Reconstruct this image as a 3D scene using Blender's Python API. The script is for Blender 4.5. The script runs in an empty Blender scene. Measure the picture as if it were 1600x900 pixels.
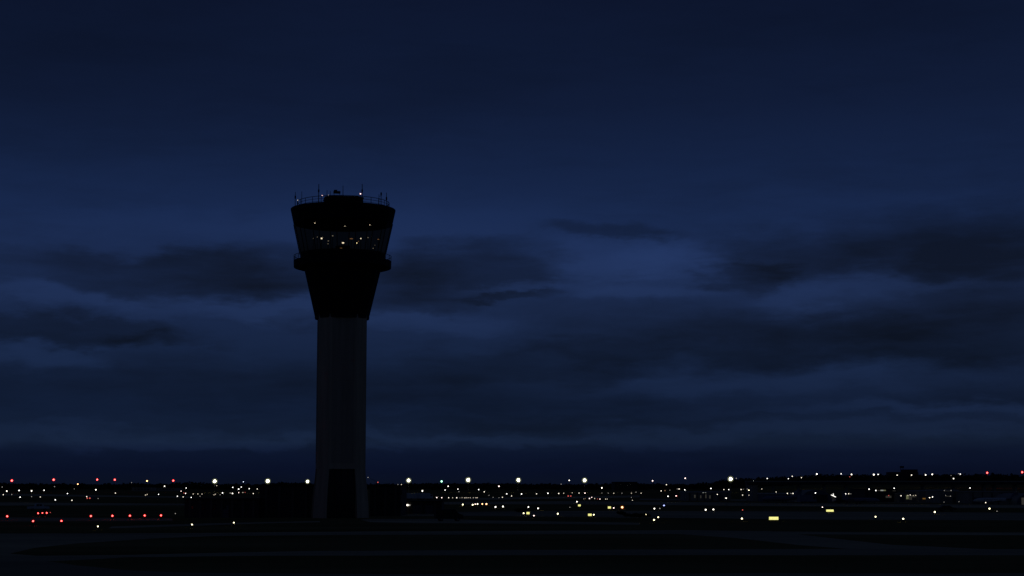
import bpy, bmesh, math, random
from mathutils import Vector, geometry, noise
R = math.radians
random.seed(7)
scene = bpy.context.scene
C = scene.collection

# ------------------------------------------------------------------ camera
F, CAMZ, HOR = 2700.0, 6.5, 758.0
PITCH = math.atan((HOR - 450) / F)
cd = bpy.data.cameras.new('camera')
cd.sensor_width = 36.0
cd.lens = 36.0 * F / 1600.0
cd.clip_start = 0.5
cd.clip_end = 30000
cam = bpy.data.objects.new('camera', cd)
C.objects.link(cam)
cam.location = (0, 0, CAMZ)
cam.rotation_euler = (math.pi / 2 + PITCH, 0, 0)
scene.camera = cam
CP, SP = math.cos(PITCH), math.sin(PITCH)


def ray(px, py):
    u, v = (px - 800) / F, (450 - py) / F
    return Vector((u, CP - v * SP, SP + v * CP))


def at(px, py, Y):
    """world point seen at photo position px, py at ground distance Y"""
    d = ray(px, py)
    t = Y / d.y
    return Vector((d.x * t, Y, CAMZ + d.z * t))


def gnd(px, py, z=0.0):
    d = ray(px, py)
    t = (z - CAMZ) / d.z
    return Vector((d.x * t, d.y * t, z))


def azel(px, py):
    d = ray(px, py)
    return math.degrees(math.atan2(d.x, d.y)), math.degrees(math.asin(d.z / d.length))


# ------------------------------------------------------------------ world: dusk sky under broken stratus
world = bpy.data.worlds.new('World')
scene.world = world
world.use_nodes = True
NT = world.node_tree
NT.nodes.clear()


def nd(t, **kw):
    n = NT.nodes.new(t)
    for k, v in kw.items():
        setattr(n, k, v)
    return n


def lk(a, b):
    NT.links.new(a, b)


def mth(op, a, b=None, c=None, clamp=False):
    n = nd('ShaderNodeMath', operation=op)
    n.use_clamp = clamp
    for i, s in enumerate((a, b, c)):
        if s is None:
            continue
        if isinstance(s, (int, float)):
            n.inputs[i].default_value = s
        else:
            lk(s, n.inputs[i])
    return n.outputs[0]


def lin(r, g, b):
    f = lambda c: (c / 255 / 12.92) if c <= 10 else ((c / 255 + .055) / 1.055) ** 2.4
    return (f(r), f(g), f(b), 1)


tc = nd('ShaderNodeTexCoord')
sep = nd('ShaderNodeSeparateXYZ')
lk(tc.outputs['Generated'], sep.inputs[0])
el = mth('MULTIPLY', mth('ARCSINE', mth('MAXIMUM', mth('MINIMUM', sep.outputs[2], 1.0), -1.0)), 57.29578)
az = mth('MULTIPLY', mth('ARCTAN2', sep.outputs[0], sep.outputs[1]), 57.29578)
# stretched noise on the direction itself: long horizontal streaks, no seam
mp = nd('ShaderNodeMapping')
mp.inputs['Scale'].default_value = (1, 1, 5.5)
lk(tc.outputs['Generated'], mp.inputs['Vector'])


mp2 = nd('ShaderNodeMapping')
mp2.inputs['Scale'].default_value = (1, 1, 2.4)
lk(tc.outputs['Generated'], mp2.inputs['Vector'])


def noisetex(scale, detail, rough, off, dist=0.0, lumpy=False):
    o = nd('ShaderNodeVectorMath', operation='ADD')
    lk((mp2 if lumpy else mp).outputs[0], o.inputs[0])
    o.inputs[1].default_value = (off, off * 1.7, off * .6)
    n = nd('ShaderNodeTexNoise')
    n.inputs['Scale'].default_value = scale
    n.inputs['Detail'].default_value = detail
    n.inputs['Roughness'].default_value = rough
    n.inputs['Distortion'].default_value = dist
    lk(o.outputs[0], n.inputs['Vector'])
    return n


nw = noisetex(16, 6, .56, 3.1, 0, True)          # warp
nf = noisetex(26, 6, .6, 7.7, .4)      # fine wisps
nb = noisetex(6.0, 5, .55, 1.3, .3)    # broad cloud field, all round the sky
wsep = nd('ShaderNodeSeparateColor')
lk(nw.outputs['Color'], wsep.inputs[0])
fsep = nd('ShaderNodeSeparateColor')
lk(nf.outputs['Color'], fsep.inputs[0])
wu = mth('ADD', mth('MULTIPLY', mth('SUBTRACT', wsep.outputs[0], .5), 5.0), mth('MULTIPLY', mth('SUBTRACT', fsep.outputs[0], .5), 1.7))
wv = mth('ADD', mth('MULTIPLY', mth('SUBTRACT', wsep.outputs[1], .5), 2.0), mth('MULTIPLY', mth('SUBTRACT', fsep.outputs[1], .5), .7))
U = mth('ADD', az, wu)
V = mth('ADD', el, wv)
uv = nd('ShaderNodeCombineXYZ')
lk(U, uv.inputs[0])
lk(V, uv.inputs[1])
DPP = 1 / 47.1  # degrees per photo pixel


def field(blobs):
    """soft banks of cloud at fixed bearings and elevations"""
    tot = None
    for (cx, cy, rx, ry, s, *sh) in blobs:
        a, e = azel(cx, cy)
        ax, ey = rx * DPP, ry * DPP
        m = nd('ShaderNodeVectorMath', operation='MULTIPLY_ADD')
        lk(uv.outputs[0], m.inputs[0])
        m.inputs[1].default_value = (1 / ax, 1 / ey, 0)
        m.inputs[2].default_value = (-a / ax, -e / ey, 0)
        l = nd('ShaderNodeVectorMath', operation='LENGTH')
        lk(m.outputs[0], l.inputs[0])
        r = nd('ShaderNodeMapRange', interpolation_type='SMOOTHSTEP')
        r.inputs[1].default_value = 1.3 if sh else 1.6
        r.inputs[2].default_value = .5 if sh else .15
        r.inputs[3].default_value = 0
        r.inputs[4].default_value = s
        lk(l.outputs['Value'], r.inputs[0])
        tot = r.outputs[0] if tot is None else mth('ADD', tot, r.outputs[0])
    return tot


DARK = [(270, 438, 230, 40, .5, 1), (470, 428, 240, 42, .42, 1), (60, 404, 190, 15, .3), (725, 422, 150, 50, .62, 1), (640, 474, 110, 20, .4, 1),
        (800, 462, 75, 9, .45, 1), (120, 518, 190, 22, .62, 1), (250, 530, 90, 12, .3, 1), (975, 362, 100, 18, .5, 1), (1400, 395, 230, 55, .5),
        (1570, 392, 220, 84, .62), (1160, 432, 78, 32, .55, 1), (1250, 400, 130, 40, .3, 1), (1060, 505, 260, 34, .36), (1180, 528, 280, 28, .36), (980, 548, 200, 20, .3, 1),
        (1520, 525, 280, 52, .72), (320, 600, 380, 40, .36), (800, 575, 230, 36, .45, 1), (720, 612, 280, 24, .22),
        (900, 662, 420, 12, .3), (40, 60, 330, 170, .4), (1350, 560, 330, 12, .3), (1000, 640, 300, 9, .22), (1560, 610, 200, 20, .3), (480, 500, 60, 14, .3, 1), (1300, 30, 400, 60, .25), (600, 130, 350, 60, .12)]
LIGHT = [(965, 412, 140, 32, .42), (1050, 400, 90, 22, .2), (800, 446, 80, 8, .38), (430, 488, 230, 16, .36), (50, 556, 140, 16, .36), (1000, 455, 110, 12, .34),
         (1300, 462, 140, 28, .28), (1480, 442, 110, 13, .36), (640, 350, 260, 45, .2), (1120, 600, 400, 18, .32),
         (1550, 640, 230, 13, .32), (150, 680, 280, 15, .32), (620, 690, 440, 9, .34), (1300, 674, 400, 14, .3),
         (90, 470, 150, 13, .3), (680, 508, 150, 16, .32), (300, 355, 260, 24, .12), (1330, 642, 220, 10, .18)]
dk = field(DARK)
lt = field(LIGHT)
bfield = nd('ShaderNodeMapRange', interpolation_type='SMOOTHSTEP')
bfield.inputs[1].default_value = .42
bfield.inputs[2].default_value = .72
bfield.inputs[4].default_value = .26
lk(nb.outputs['Fac'], bfield.inputs[0])
wisp = mth('MULTIPLY', mth('SUBTRACT', fsep.outputs[2], .5), .5)
# clouds thin out upwards
fade = nd('ShaderNodeMapRange', interpolation_type='SMOOTHSTEP')
fade.inputs[1].default_value = 13.5
fade.inputs[2].default_value = 7.0
fade.inputs[3].default_value = .55
fade.inputs[4].default_value = 1
lk(el, fade.inputs[0])
dk2 = mth('SUBTRACT', mth('MULTIPLY', mth('ADD', mth('ADD', dk, bfield.outputs[0]), wisp), .84), mth('MULTIPLY', lt, .35))
dk2 = mth('MULTIPLY', dk2, fade.outputs[0], clamp=True)
dk2 = mth('MINIMUM', dk2, .92)

ramp = nd('ShaderNodeValToRGB')
lk(mth('DIVIDE', el, 30.0, clamp=True), ramp.inputs[0])
cr = ramp.color_ramp
stops = [(757, (10, 16.5, 33)), (735, (9, 16, 37)), (708, (12, 21, 43)), (690, (18, 29.5, 51)), (640, (17, 29, 53)), (560, (21, 34.5, 62)), (480, (25.5, 40, 72)),
         (410, (26.5, 42, 77)), (340, (23.5, 39.5, 75)), (260, (19.5, 33.5, 65)), (160, (15.5, 26.5, 53)), (60, (13.5, 23.5, 48)), (0, (13, 22, 46))]
while len(cr.elements) < len(stops) + 1:
    cr.elements.new(.5)
for e_, (y, c) in zip(cr.elements, stops):
    e_.position = max(0, azel(800, y)[1] / 30)
    e_.color = lin(*c)
cr.elements[len(stops)].position = 1
cr.elements[len(stops)].color = lin(11, 19, 42)
# clear sky between the clouds: last twilight, the sun well below the horizon
sky = nd('ShaderNodeTexSky', sky_type='NISHITA')
sky.sun_disc = False
sky.sun_elevation = R(-5)
sky.sun_rotation = R(95)
skb = nd('ShaderNodeMix', data_type='RGBA', blend_type='MULTIPLY')
skb.inputs['Factor'].default_value = 1
lk(sky.outputs[0], skb.inputs['A'])
skb.inputs['B'].default_value = (.05, .08, .18, 1)
base = nd('ShaderNodeMix', data_type='RGBA', blend_type='ADD')
base.inputs['Factor'].default_value = 1
lk(ramp.outputs[0], base.inputs['A'])
lk(skb.outputs['Result'], base.inputs['B'])
br = nd('ShaderNodeVectorMath', operation='SCALE')
lk(base.outputs['Result'], br.inputs[0])
lk(mth('ADD', 1.0, mth('MULTIPLY', lt, fade.outputs[0])), br.inputs['Scale'])
cl = nd('ShaderNodeMix', data_type='RGBA', blend_type='MULTIPLY')
cl.inputs['Factor'].default_value = 1
lk(ramp.outputs[0], cl.inputs['A'])
cl.inputs['B'].default_value = (.41, .315, .232, 1)
mixc = nd('ShaderNodeMix', data_type='RGBA')
lk(dk2, mixc.inputs['Factor'])
lk(br.outputs[0], mixc.inputs['A'])
lk(cl.outputs['Result'], mixc.inputs['B'])
bg = nd('ShaderNodeBackground')
bg.inputs[1].default_value = 1.0
lk(mixc.outputs['Result'], bg.inputs[0])
wo = nd('ShaderNodeOutputWorld')
lk(bg.outputs[0], wo.inputs[0])

scene.view_settings.view_transform = 'Standard'
scene.view_settings.look = 'None'
scene.view_settings.exposure = 0
scene.view_settings.gamma = 1
scene.cycles.use_denoising = True
scene.cycles.max_bounces = 8
scene.cycles.transparent_max_bounces = 16

# ------------------------------------------------------------------ materials


def mat(name, col, rough=.7, var=.25, scale=.5, metal=0, spec=.5, bump=0, col2=None, stretch=None):
    m = bpy.data.materials.new(name)
    m.use_nodes = True
    nt = m.node_tree
    b = nt.nodes['Principled BSDF']
    b.inputs['Roughness'].default_value = rough
    b.inputs['Metallic'].default_value = metal
    b.inputs['Specular IOR Level'].default_value = spec
    t = nt.nodes.new('ShaderNodeTexCoord')
    p = nt.nodes.new('ShaderNodeMapping')
    p.inputs['Scale'].default_value = stretch or (1, 1, 1)
    nt.links.new(t.outputs['Object'], p.inputs[0])
    n = nt.nodes.new('ShaderNodeTexNoise')
    n.inputs['Scale'].default_value = scale
    n.inputs['Detail'].default_value = 6
    n.inputs['Roughness'].default_value = .6
    nt.links.new(p.outputs[0], n.inputs['Vector'])
    r = nt.nodes.new('ShaderNodeValToRGB')
    r.color_ramp.elements[0].position = .32
    r.color_ramp.elements[1].position = .68
    c2 = col2 or tuple(min(1, c * (1 + var)) for c in col)
    r.color_ramp.elements[0].color = (*[c * (1 - var) for c in col], 1)
    r.color_ramp.elements[1].color = (*c2, 1)
    nt.links.new(n.outputs['Fac'], r.inputs[0])
    nt.links.new(r.outputs[0], b.inputs['Base Color'])
    if bump:
        bp = nt.nodes.new('ShaderNodeBump')
        bp.inputs['Strength'].default_value = bump
        nt.links.new(n.outputs['Fac'], bp.inputs['Height'])
        nt.links.new(bp.outputs[0], b.inputs['Normal'])
    return m


def emit(name, col, s):
    m = bpy.data.materials.new(name)
    m.use_nodes = True
    nt = m.node_tree
    b = nt.nodes['Principled BSDF']
    b.inputs['Base Color'].default_value = (.1, .1, .1, 1)
    n = nt.nodes.new('ShaderNodeTexNoise')       # slight unevenness of a lit lens
    n.inputs['Scale'].default_value = 3
    mx = nt.nodes.new('ShaderNodeMapRange')
    mx.inputs[3].default_value = s * .8
    mx.inputs[4].default_value = s * 1.2
    nt.links.new(n.outputs['Fac'], mx.inputs[0])
    b.inputs['Emission Color'].default_value = (*col, 1)
    nt.links.new(mx.outputs[0], b.inputs['Emission Strength'])
    return m


def glassmat(name, tint, gloss=.05, rough=.02):
    m = bpy.data.materials.new(name)
    m.use_nodes = True
    nt = m.node_tree
    nt.nodes.clear()
    o = nt.nodes.new('ShaderNodeOutputMaterial')
    t = nt.nodes.new('ShaderNodeBsdfTransparent')
    t.inputs[0].default_value = (*tint, 1)
    g = nt.nodes.new('ShaderNodeBsdfGlossy')
    g.inputs['Roughness'].default_value = rough
    g.inputs['Color'].default_value = (.8, .8, .8, 1)
    mx = nt.nodes.new('ShaderNodeMixShader')
    n = nt.nodes.new('ShaderNodeTexNoise')
    n.inputs['Scale'].default_value = 2.0
    mr = nt.nodes.new('ShaderNodeMapRange')
    mr.inputs[3].default_value = gloss * .5
    mr.inputs[4].default_value = gloss * 1.5
    nt.links.new(n.outputs['Fac'], mr.inputs[0])
    nt.links.new(mr.outputs[0], mx.inputs[0])
    nt.links.new(t.outputs[0], mx.inputs[1])
    nt.links.new(g.outputs[0], mx.inputs[2])
    nt.links.new(mx.outputs[0], o.inputs[0])
    return m


M = dict(
    grass=mat('grass', (.20, .16, .052), .95, .3, .035, spec=.0, col2=(.27, .21, .08), stretch=(.35, 1, 1)),
    concrete_pave=mat('concrete_pavement', (.50, .37, .165), .9, .34, .05, spec=.12, stretch=(.3, 1, 1)),
    asphalt=mat('asphalt', (.40, .30, .135), .9, .36, .04, spec=.12, stretch=(.25, 1, 1)),
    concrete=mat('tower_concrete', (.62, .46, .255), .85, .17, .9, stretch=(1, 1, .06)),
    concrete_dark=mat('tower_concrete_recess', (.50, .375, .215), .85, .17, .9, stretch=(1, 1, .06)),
    cladding=mat('dark_cladding', (.014, .013, .012), .7, .2, .8, spec=.1),
    black=mat('black_metal', (.012, .012, .013), .6, .2, 1.0, spec=.25),
    steel=mat('grey_steel', (.10, .10, .105), .5, .2, 1.0),
    glass=glassmat('tinted_cab_glass', (.29, .26, .205)),
    bglass=mat('dark_window_glass', (.01, .011, .013), .12, .2, 1.0),
    carpet=mat('dark_carpet', (.02, .02, .022), .9),
    ceiling=mat('dark_ceiling', (.012, .012, .012), .9, spec=.05),
    brick=mat('dark_wall', (.045, .038, .03), .85, .2, .6),
    wall=mat('grey_wall', (.34, .28, .18), .8, .15, .3),
    paleroof=mat('pale_roof', (.55, .48, .36), .7, .12, .2),
    white=mat('white_paint', (.68, .62, .50), .6, .06, .4),
    bluegrey=mat('blue_grey_paint', (.14, .15, .18), .5, .1, .4),
    tyre=mat('tyre_rubber', (.018, .018, .018), .85),
    pilaster=mat('pilaster_concrete', (.10, .085, .06), .85, .15, .5),
    bark=mat('bark', (.05, .04, .03), .9),
    leaf=mat('foliage', (.030, .042, .018), .9, .35, .25, spec=.1),
    signyellow=emit('lit_sign_face', (1.0, .96, .32), 1.0),
    signblack=mat('sign_black', (.01, .01, .01), .6),
)
E_ = dict(
    w=emit('lens_white', (1, .92, .78), 4.0), dw=emit('lens_dim_white', (1, .93, .84), .5),
    y=emit('lens_warm_white', (1, .88, .52), 4.5), r=emit('lens_red', (1, .062, .055), 11.0),
    dr=emit('lens_dim_red', (1, .16, .13), .8), o=emit('lens_orange', (1, .50, .22), 5.0),
    b=emit('lens_blue', (.42, .50, 1), 3.2), g=emit('lens_green', (.40, 1, .66), 5.5),
    w2=emit('lens_white_soft', (1, .90, .74), 2.0), w3=emit('lens_white_weak', (1, .86, .66), 1.05), w4=emit('lens_neutral', (1, .97, .92), 2.8),
    F=emit('lens_floodlight', (1, .97, .74), 12.0), p=emit('lens_pinkish', (1, .76, .70), 3.5),
    c=emit('lens_cool', (.70, .80, 1), 2.5), do=emit('lens_dim_orange', (1, .55, .28), .42),
)
HALO = dict(r=glassmat('red_halo_shell', (1, .25, .25)), F=glassmat('clear_halo_shell', (1, .98, .85)))
for k, (c, s) in dict(r=((1, .02, .03), .13), F=((.8, .85, .45), .17), o=((1, .25, .04), .10), g=((.05, .9, .3), .06), b=((.1, .12, 1), .06)).items():  # faintly emitting see-through shells, added to imitate lens glow around lamps
    m = bpy.data.materials.new('lit_halo_' + k)
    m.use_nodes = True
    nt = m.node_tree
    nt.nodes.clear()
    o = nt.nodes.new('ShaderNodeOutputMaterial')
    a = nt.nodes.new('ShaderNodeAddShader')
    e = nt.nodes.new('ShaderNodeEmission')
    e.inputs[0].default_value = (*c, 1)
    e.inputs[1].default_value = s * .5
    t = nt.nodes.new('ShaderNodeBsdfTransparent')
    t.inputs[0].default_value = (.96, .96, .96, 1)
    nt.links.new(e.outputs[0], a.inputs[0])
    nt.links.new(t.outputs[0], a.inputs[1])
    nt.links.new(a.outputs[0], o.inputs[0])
    HALO[k] = m

# ------------------------------------------------------------------ mesh helpers


class MB:
    def __init__(s):
        s.v, s.f = [], []

    def add(s, v, f):
        o = len(s.v)
        s.v += [tuple(p) for p in v]
        s.f += [tuple(i + o for i in q) for q in f]
        return s

    def box(s, a, b):
        (x0, y0, z0), (x1, y1, z1) = a, b
        return s.add([(x0, y0, z0), (x1, y0, z0), (x1, y1, z0), (x0, y1, z0), (x0, y0, z1), (x1, y0, z1), (x1, y1, z1), (x0, y1, z1)],
                     [(0, 3, 2, 1), (4, 5, 6, 7), (0, 1, 5, 4), (1, 2, 6, 5), (2, 3, 7, 6), (3, 0, 4, 7)])

    def loft(s, rings, cap=True, loop=False):
        """rings: lists of equally many points"""
        n = len(rings[0])
        o = len(s.v)
        for r in rings:
            s.v += [tuple(p) for p in r]
        k = len(rings)
        for i in range(k if loop else k - 1):
            j = (i + 1) % k
            for a in range(n):
                b = (a + 1) % n
                s.f.append((o + i * n + a, o + i * n + b, o + j * n + b, o + j * n + a))
        if cap and not loop:
            s.f.append(tuple(o + a for a in reversed(range(n))))
            s.f.append(tuple(o + (k - 1) * n + a for a in range(n)))
        return s

    def bar(s, p, q, r0, r1=None, n=6):
        p, q = Vector(p), Vector(q)
        r1 = r0 if r1 is None else r1
        d = (q - p).normalized()
        a = d.orthogonal().normalized()
        b = d.cross(a)
        ring = lambda c, r: [c + (a * math.cos(2 * math.pi * i / n) + b * math.sin(2 * math.pi * i / n)) * r for i in range(n)]
        return s.loft([ring(p, r0), ring(q, r1)])

    def lathe(s, prof, n=16, ph=0.0, loop=False, cap=False):
        rings = [[(r * math.cos(2 * math.pi * i / n + ph), r * math.sin(2 * math.pi * i / n + ph), z) for i in range(n)] for r, z in prof]
        return s.loft(rings, cap=cap, loop=loop)

    def mesh(s, name):
        me = bpy.data.meshes.new(name)
        me.from_pydata(s.v, [], s.f)
        me.update()
        return me

    def build(s, name, m, parent=None, loc=None, smooth=False):
        me = s.mesh(name)
        me.materials.append(m)
        if smooth:
            me.polygons.foreach_set('use_smooth', [True] * len(me.polygons))
        o = bpy.data.objects.new(name, me)
        C.objects.link(o)
        if parent:
            o.parent = parent
        if loc:
            o.location = loc
        return o


def link(name, me, parent=None, loc=(0, 0, 0), scale=(1, 1, 1), rz=0):
    o = bpy.data.objects.new(name, me)
    C.objects.link(o)
    o.parent = parent
    o.location = loc
    o.scale = scale
    o.rotation_euler = (0, 0, rz)
    return o


def empty(name, loc=(0, 0, 0), rz=0):
    o = bpy.data.objects.new(name, None)
    C.objects.link(o)
    o.location = loc
    o.rotation_euler = (0, 0, rz)
    return o


def tag(o, label=None, cat=None, group=None, kind=None):
    if label:
        o['label'] = label
    if cat:
        o['category'] = cat
    if group:
        o['group'] = group
    if kind:
        o['kind'] = kind
    return o


# ------------------------------------------------------------------ ground and pavements
mb = MB()
S, N = 9000, 60
mb.add([(-S, -300, 0), (S, -300, 0), (S, 14000, 0), (-S, 14000, 0)], [(0, 1, 2, 3)])
tag(mb.build('ground', M['grass']), kind='structure')


def smooth_poly(pts, it=2):
    for _ in range(it):
        q = []
        for i, p in enumerate(pts):
            n = pts[(i + 1) % len(pts)]
            q += [(p[0] * .75 + n[0] * .25, p[1] * .75 + n[1] * .25), (p[0] * .25 + n[0] * .75, p[1] * .25 + n[1] * .75)]
        pts = q
    return pts


def pave(name, pts, z, m, rounded=0):
    g = [gnd(x, y) for x, y in pts]
    g = smooth_poly([(p.x, p.y) for p in g], rounded) if rounded else [(p.x, p.y) for p in g]
    q = []
    for i, (x0, y0) in enumerate(g):                    # worn, uneven edges
        x1, y1 = g[(i + 1) % len(g)]
        k = max(1, min(60, int(math.hypot(x1 - x0, y1 - y0) / 3)))
        for j in range(k):
            x, y = x0 + (x1 - x0) * j / k, y0 + (y1 - y0) * j / k
            q.append((x, y + (1.3 * noise.noise((x * .06, y * .02, z * 99)) + .8 * noise.noise((x * .3, y * .1, 3))) * max(1, y / 220)))
    g = q
    a = sum(g[i][0] * g[(i + 1) % len(g)][1] - g[(i + 1) % len(g)][0] * g[i][1] for i in range(len(g)))
    if a < 0:
        g.reverse()
    vs = [Vector((x, y, z)) for x, y in g]
    tris = []
    for t in geometry.tessellate_polygon([vs]):
        p, q_, r_ = (vs[i] for i in t)
        tris.append(t if (q_ - p).cross(r_ - p).z > 0 else (t[0], t[2], t[1]))
    me = bpy.data.meshes.new(name)
    me.from_pydata(vs, [], tris)
    me.update()
    me.materials.append(m)
    o = bpy.data.objects.new(name, me)
    C.objects.link(o)
    return tag(o, kind='structure')


CPV, ASP = M['concrete_pave'], M['asphalt']
pave('taxiway', [(-400, 832), (0, 834), (300, 833), (560, 830.5), (1060, 828.5), (1300, 831), (2000, 834), (2000, 839), (1350, 835), (1060, 834.5), (560, 835.5), (330, 838), (236, 841.5), (120, 849), (54, 856), (13, 866), (-400, 880)], .004, CPV)
pave('taxiway', [(-400, 861), (13, 865), (60, 868), (200, 867), (470, 861.5), (800, 859), (1364, 858), (2000, 858), (2000, 868), (1364, 868), (800, 867.5), (470, 868.5), (200, 871), (84, 877), (-400, 882)], .008, ASP)
pave('apron', [(-400, 876), (60, 876), (120, 883), (202, 891.5), (300, 895.5), (800, 897.5), (1200, 896), (2000, 894), (2000, 945), (-400, 945)], .016, ASP)
pave('taxiway', [(1040, 829.5), (1200, 829.5), (1290, 840), (1390, 851), (1560, 859), (1500, 863), (1364, 861), (1250, 852), (1150, 841), (1040, 833.5)], .012, CPV)
pave('service_road', [(170, 825.5), (175, 822.5), (300, 818.4), (415, 815.6), (500, 814.4), (500, 816), (415, 817.6), (300, 821.6)], .004, CPV)
pave('service_road', [(562, 812.2), (575, 810.6), (690, 810.8), (760, 813), (1000, 817), (1000, 820), (760, 818), (640, 817.5), (580, 816)], .004, CPV)
pave('apron', [(598, 806.5), (616, 801.4), (690, 801.2), (694, 806.5)], .004, CPV)
pave('runway', [(-500, 806), (0, 808.5), (270, 810), (270, 814), (0, 815.5), (-500, 817)], .016, ASP)
pave('runway', [(-500, 784), (0, 785), (290, 787), (290, 789.5), (0, 790), (-500, 791)], .016, CPV)
pave('runway', [(700, 800), (900, 798.5), (1300, 799.5), (2000, 803), (2000, 816), (1500, 812.5), (1300, 812), (900, 808), (700, 806)], .02, ASP)
pave('taxiway', [(690, 784.5), (900, 783.2), (1500, 788.5), (2000, 790), (2000, 794.5), (1500, 793.5), (900, 788), (690, 788)], .016, CPV)
pave('taxiway', [(-500, 771), (0, 771.3), (300, 776), (300, 778), (0, 774.5), (-500, 774)], .02, CPV)
pave('apron', [(1000, 779), (1600, 784), (2000, 785), (2000, 788.5), (1600, 787.5), (1000, 781.5)], .012, ASP)
pave('apron', [(720, 778.5), (1000, 774), (1000, 777), (720, 781.5)], .012, CPV)

# ridge on the right horizon
mb = MB()
RX = [(-200, 0), (1080, 0), (1160, 3.5), (1240, 7), (1330, 9), (1420, 10.5), (1520, 9.5), (1700, 9), (2300, 4)]


def ridge_h(px):
    for (a, ha), (b, hb) in zip(RX, RX[1:]):
        if a <= px <= b:
            t = (px - a) / (b - a)
            t = t * t * (3 - 2 * t)
            return ha + (hb - ha) * t
    return 0


rows = []
for Y, k in ((1550, -.02), (1750, .55), (2000, 1), (2400, 1.1), (3200, .8)):
    rows.append([(at(px, HOR, Y).x, Y, ridge_h(px) * k - .3 + .4 * noise.noise((px * .03, Y * .01, 0))) for px in range(1060, 2301, 20)])
n = len(rows[0])
mb.v = [p for r in rows for p in r]
mb.f = [(i * n + j, i * n + j + 1, (i + 1) * n + j + 1, (i + 1) * n + j) for i in range(len(rows) - 1) for j in range(n - 1)]
tag(mb.build('ridge', M['grass'], smooth=True), kind='structure')


def ground_z(px, Y):
    if Y < 1550:
        return 0.0
    k = max(0, min(1, (Y - 1550) / 450))
    return max(0, ridge_h(px) * k - .5) if px > 1060 else 0.0


# ------------------------------------------------------------------ control tower
TY = 350.0
TB = gnd(531, 808)
TX = at(531, 808, TY).x


def tz(y):
    return at(533, y, TY).z


def hw(y, px):
    return at(533 + px, y, TY).x - at(533, y, TY).x


Z0 = 0.0
VA = math.atan2(TX, TY)
tower = empty('control_tower', (TX, TY, 0), -VA + R(4))
tag(tower, 'tall airport control tower with pale concrete shaft and dark flared glass cab', 'control tower')


def sq(a, c, z):
    """chamfered square section"""
    b = a - c
    return [(-b, -a, z), (b, -a, z), (a, -b, z), (a, b, z), (b, a, z), (-b, a, z), (-a, b, z), (-a, -b, z)]


SA = hw(600, 37.2)
SC = SA * .43
zt, zo, zf = tz(494), tz(733), tz(745)
MB().loft([sq(SA, SC, zo), sq(SA, SC, zt)]).build('shaft', M['concrete'], tower)
# two slim recess-edged panels on each broad face (formwork strips)
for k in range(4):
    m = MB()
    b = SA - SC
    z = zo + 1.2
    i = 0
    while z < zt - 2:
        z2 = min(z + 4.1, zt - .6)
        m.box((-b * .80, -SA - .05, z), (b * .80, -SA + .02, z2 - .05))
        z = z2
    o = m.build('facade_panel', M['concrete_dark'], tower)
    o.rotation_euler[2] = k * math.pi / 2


def leg_ring(a, c, o_, z, sx, sy):
    pts = [(o_, -a), (a - c, -a), (a, -(a - c)), (a, -o_), (o_, -o_)]
    pts = [(x * sx, y * sy, z) for x, y in pts]
    if sx * sy < 0:
        pts.reverse()
    return pts


OP0, OP1 = hw(733, 19.5), hw(800, 25.5)
secs = [(0.0, hw(800, 43.2), OP1), (tz(790), hw(800, 42.4), OP1), (tz(765), hw(800, 40.4), OP0 + (OP1 - OP0) * .55), (tz(745), hw(800, 38.2), OP0 + .2), (tz(733), SA - .003, OP0)]
for sx in (1, -1):
    for sy in (1, -1):
        MB().loft([leg_ring(a, a * .43, min(o_, a - a * .43 - .15), z, sx, sy) for z, a, o_ in secs]).build('base_leg', M['concrete'], tower)
a = SA - 2.0
lob = MB().box((-a, -a, 0), (a, a, zo - .01)).build('lobby', M['bglass'], tower)
for k in range(4):
    for t in (-.5, 0, .5):
        o = MB().box((t * 2.6 - .06, -a - .1, 0), (t * 2.6 + .06, -a + .05, zo - .02)).build('mullion', M['black'], lob)
        o.rotation_euler[2] = k * math.pi / 2
MB().box((-.95, -a - .16, .02), (.95, -a - .02, 2.5)).build('entrance_door', M['black'], lob)
# flared skirt below the cab: sixteen dark cladding panels between ribs
NS = 16
zc0, zc1 = tz(496.5), tz(423.5)
rc0, rc1 = hw(496, 42.3), hw(423, 59.5)
MB().lathe([(rc0 - .12, zc0 + .02), (rc1 - .12, zc1 - .02)], NS, math.pi / NS, cap=True).build('skirt', M['cladding'], tower)
for i in range(NS):
    a0, a1 = 2 * math.pi * (i - .488) / NS, 2 * math.pi * (i + .488) / NS
    for za, zb in ((.0, .326), (.335, .66), (.67, 1.0)):
        q = []
        for t in (za, zb):
            r = rc0 + (rc1 - rc0) * t
            z = zc0 + (zc1 - zc0) * t
            q.append([(r * math.cos(a0), r * math.sin(a0), z), (r * math.cos(a1), r * math.sin(a1), z), ((r - .1) * math.cos(a1), (r - .1) * math.sin(a1), z), ((r - .1) * math.cos(a0), (r - .1) * math.sin(a0), z)])
        MB().loft(q).build('cladding_panel', M['cladding'], tower)
MB().lathe([(rc0 - .6, zc0 - .35), (rc0 - .02, zc0 - .35), (rc0 + .06, zc0 + .12), (rc0 - .6, zc0 + .12)], 32, loop=True).build('skirt_collar', M['black'], tower)
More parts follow.
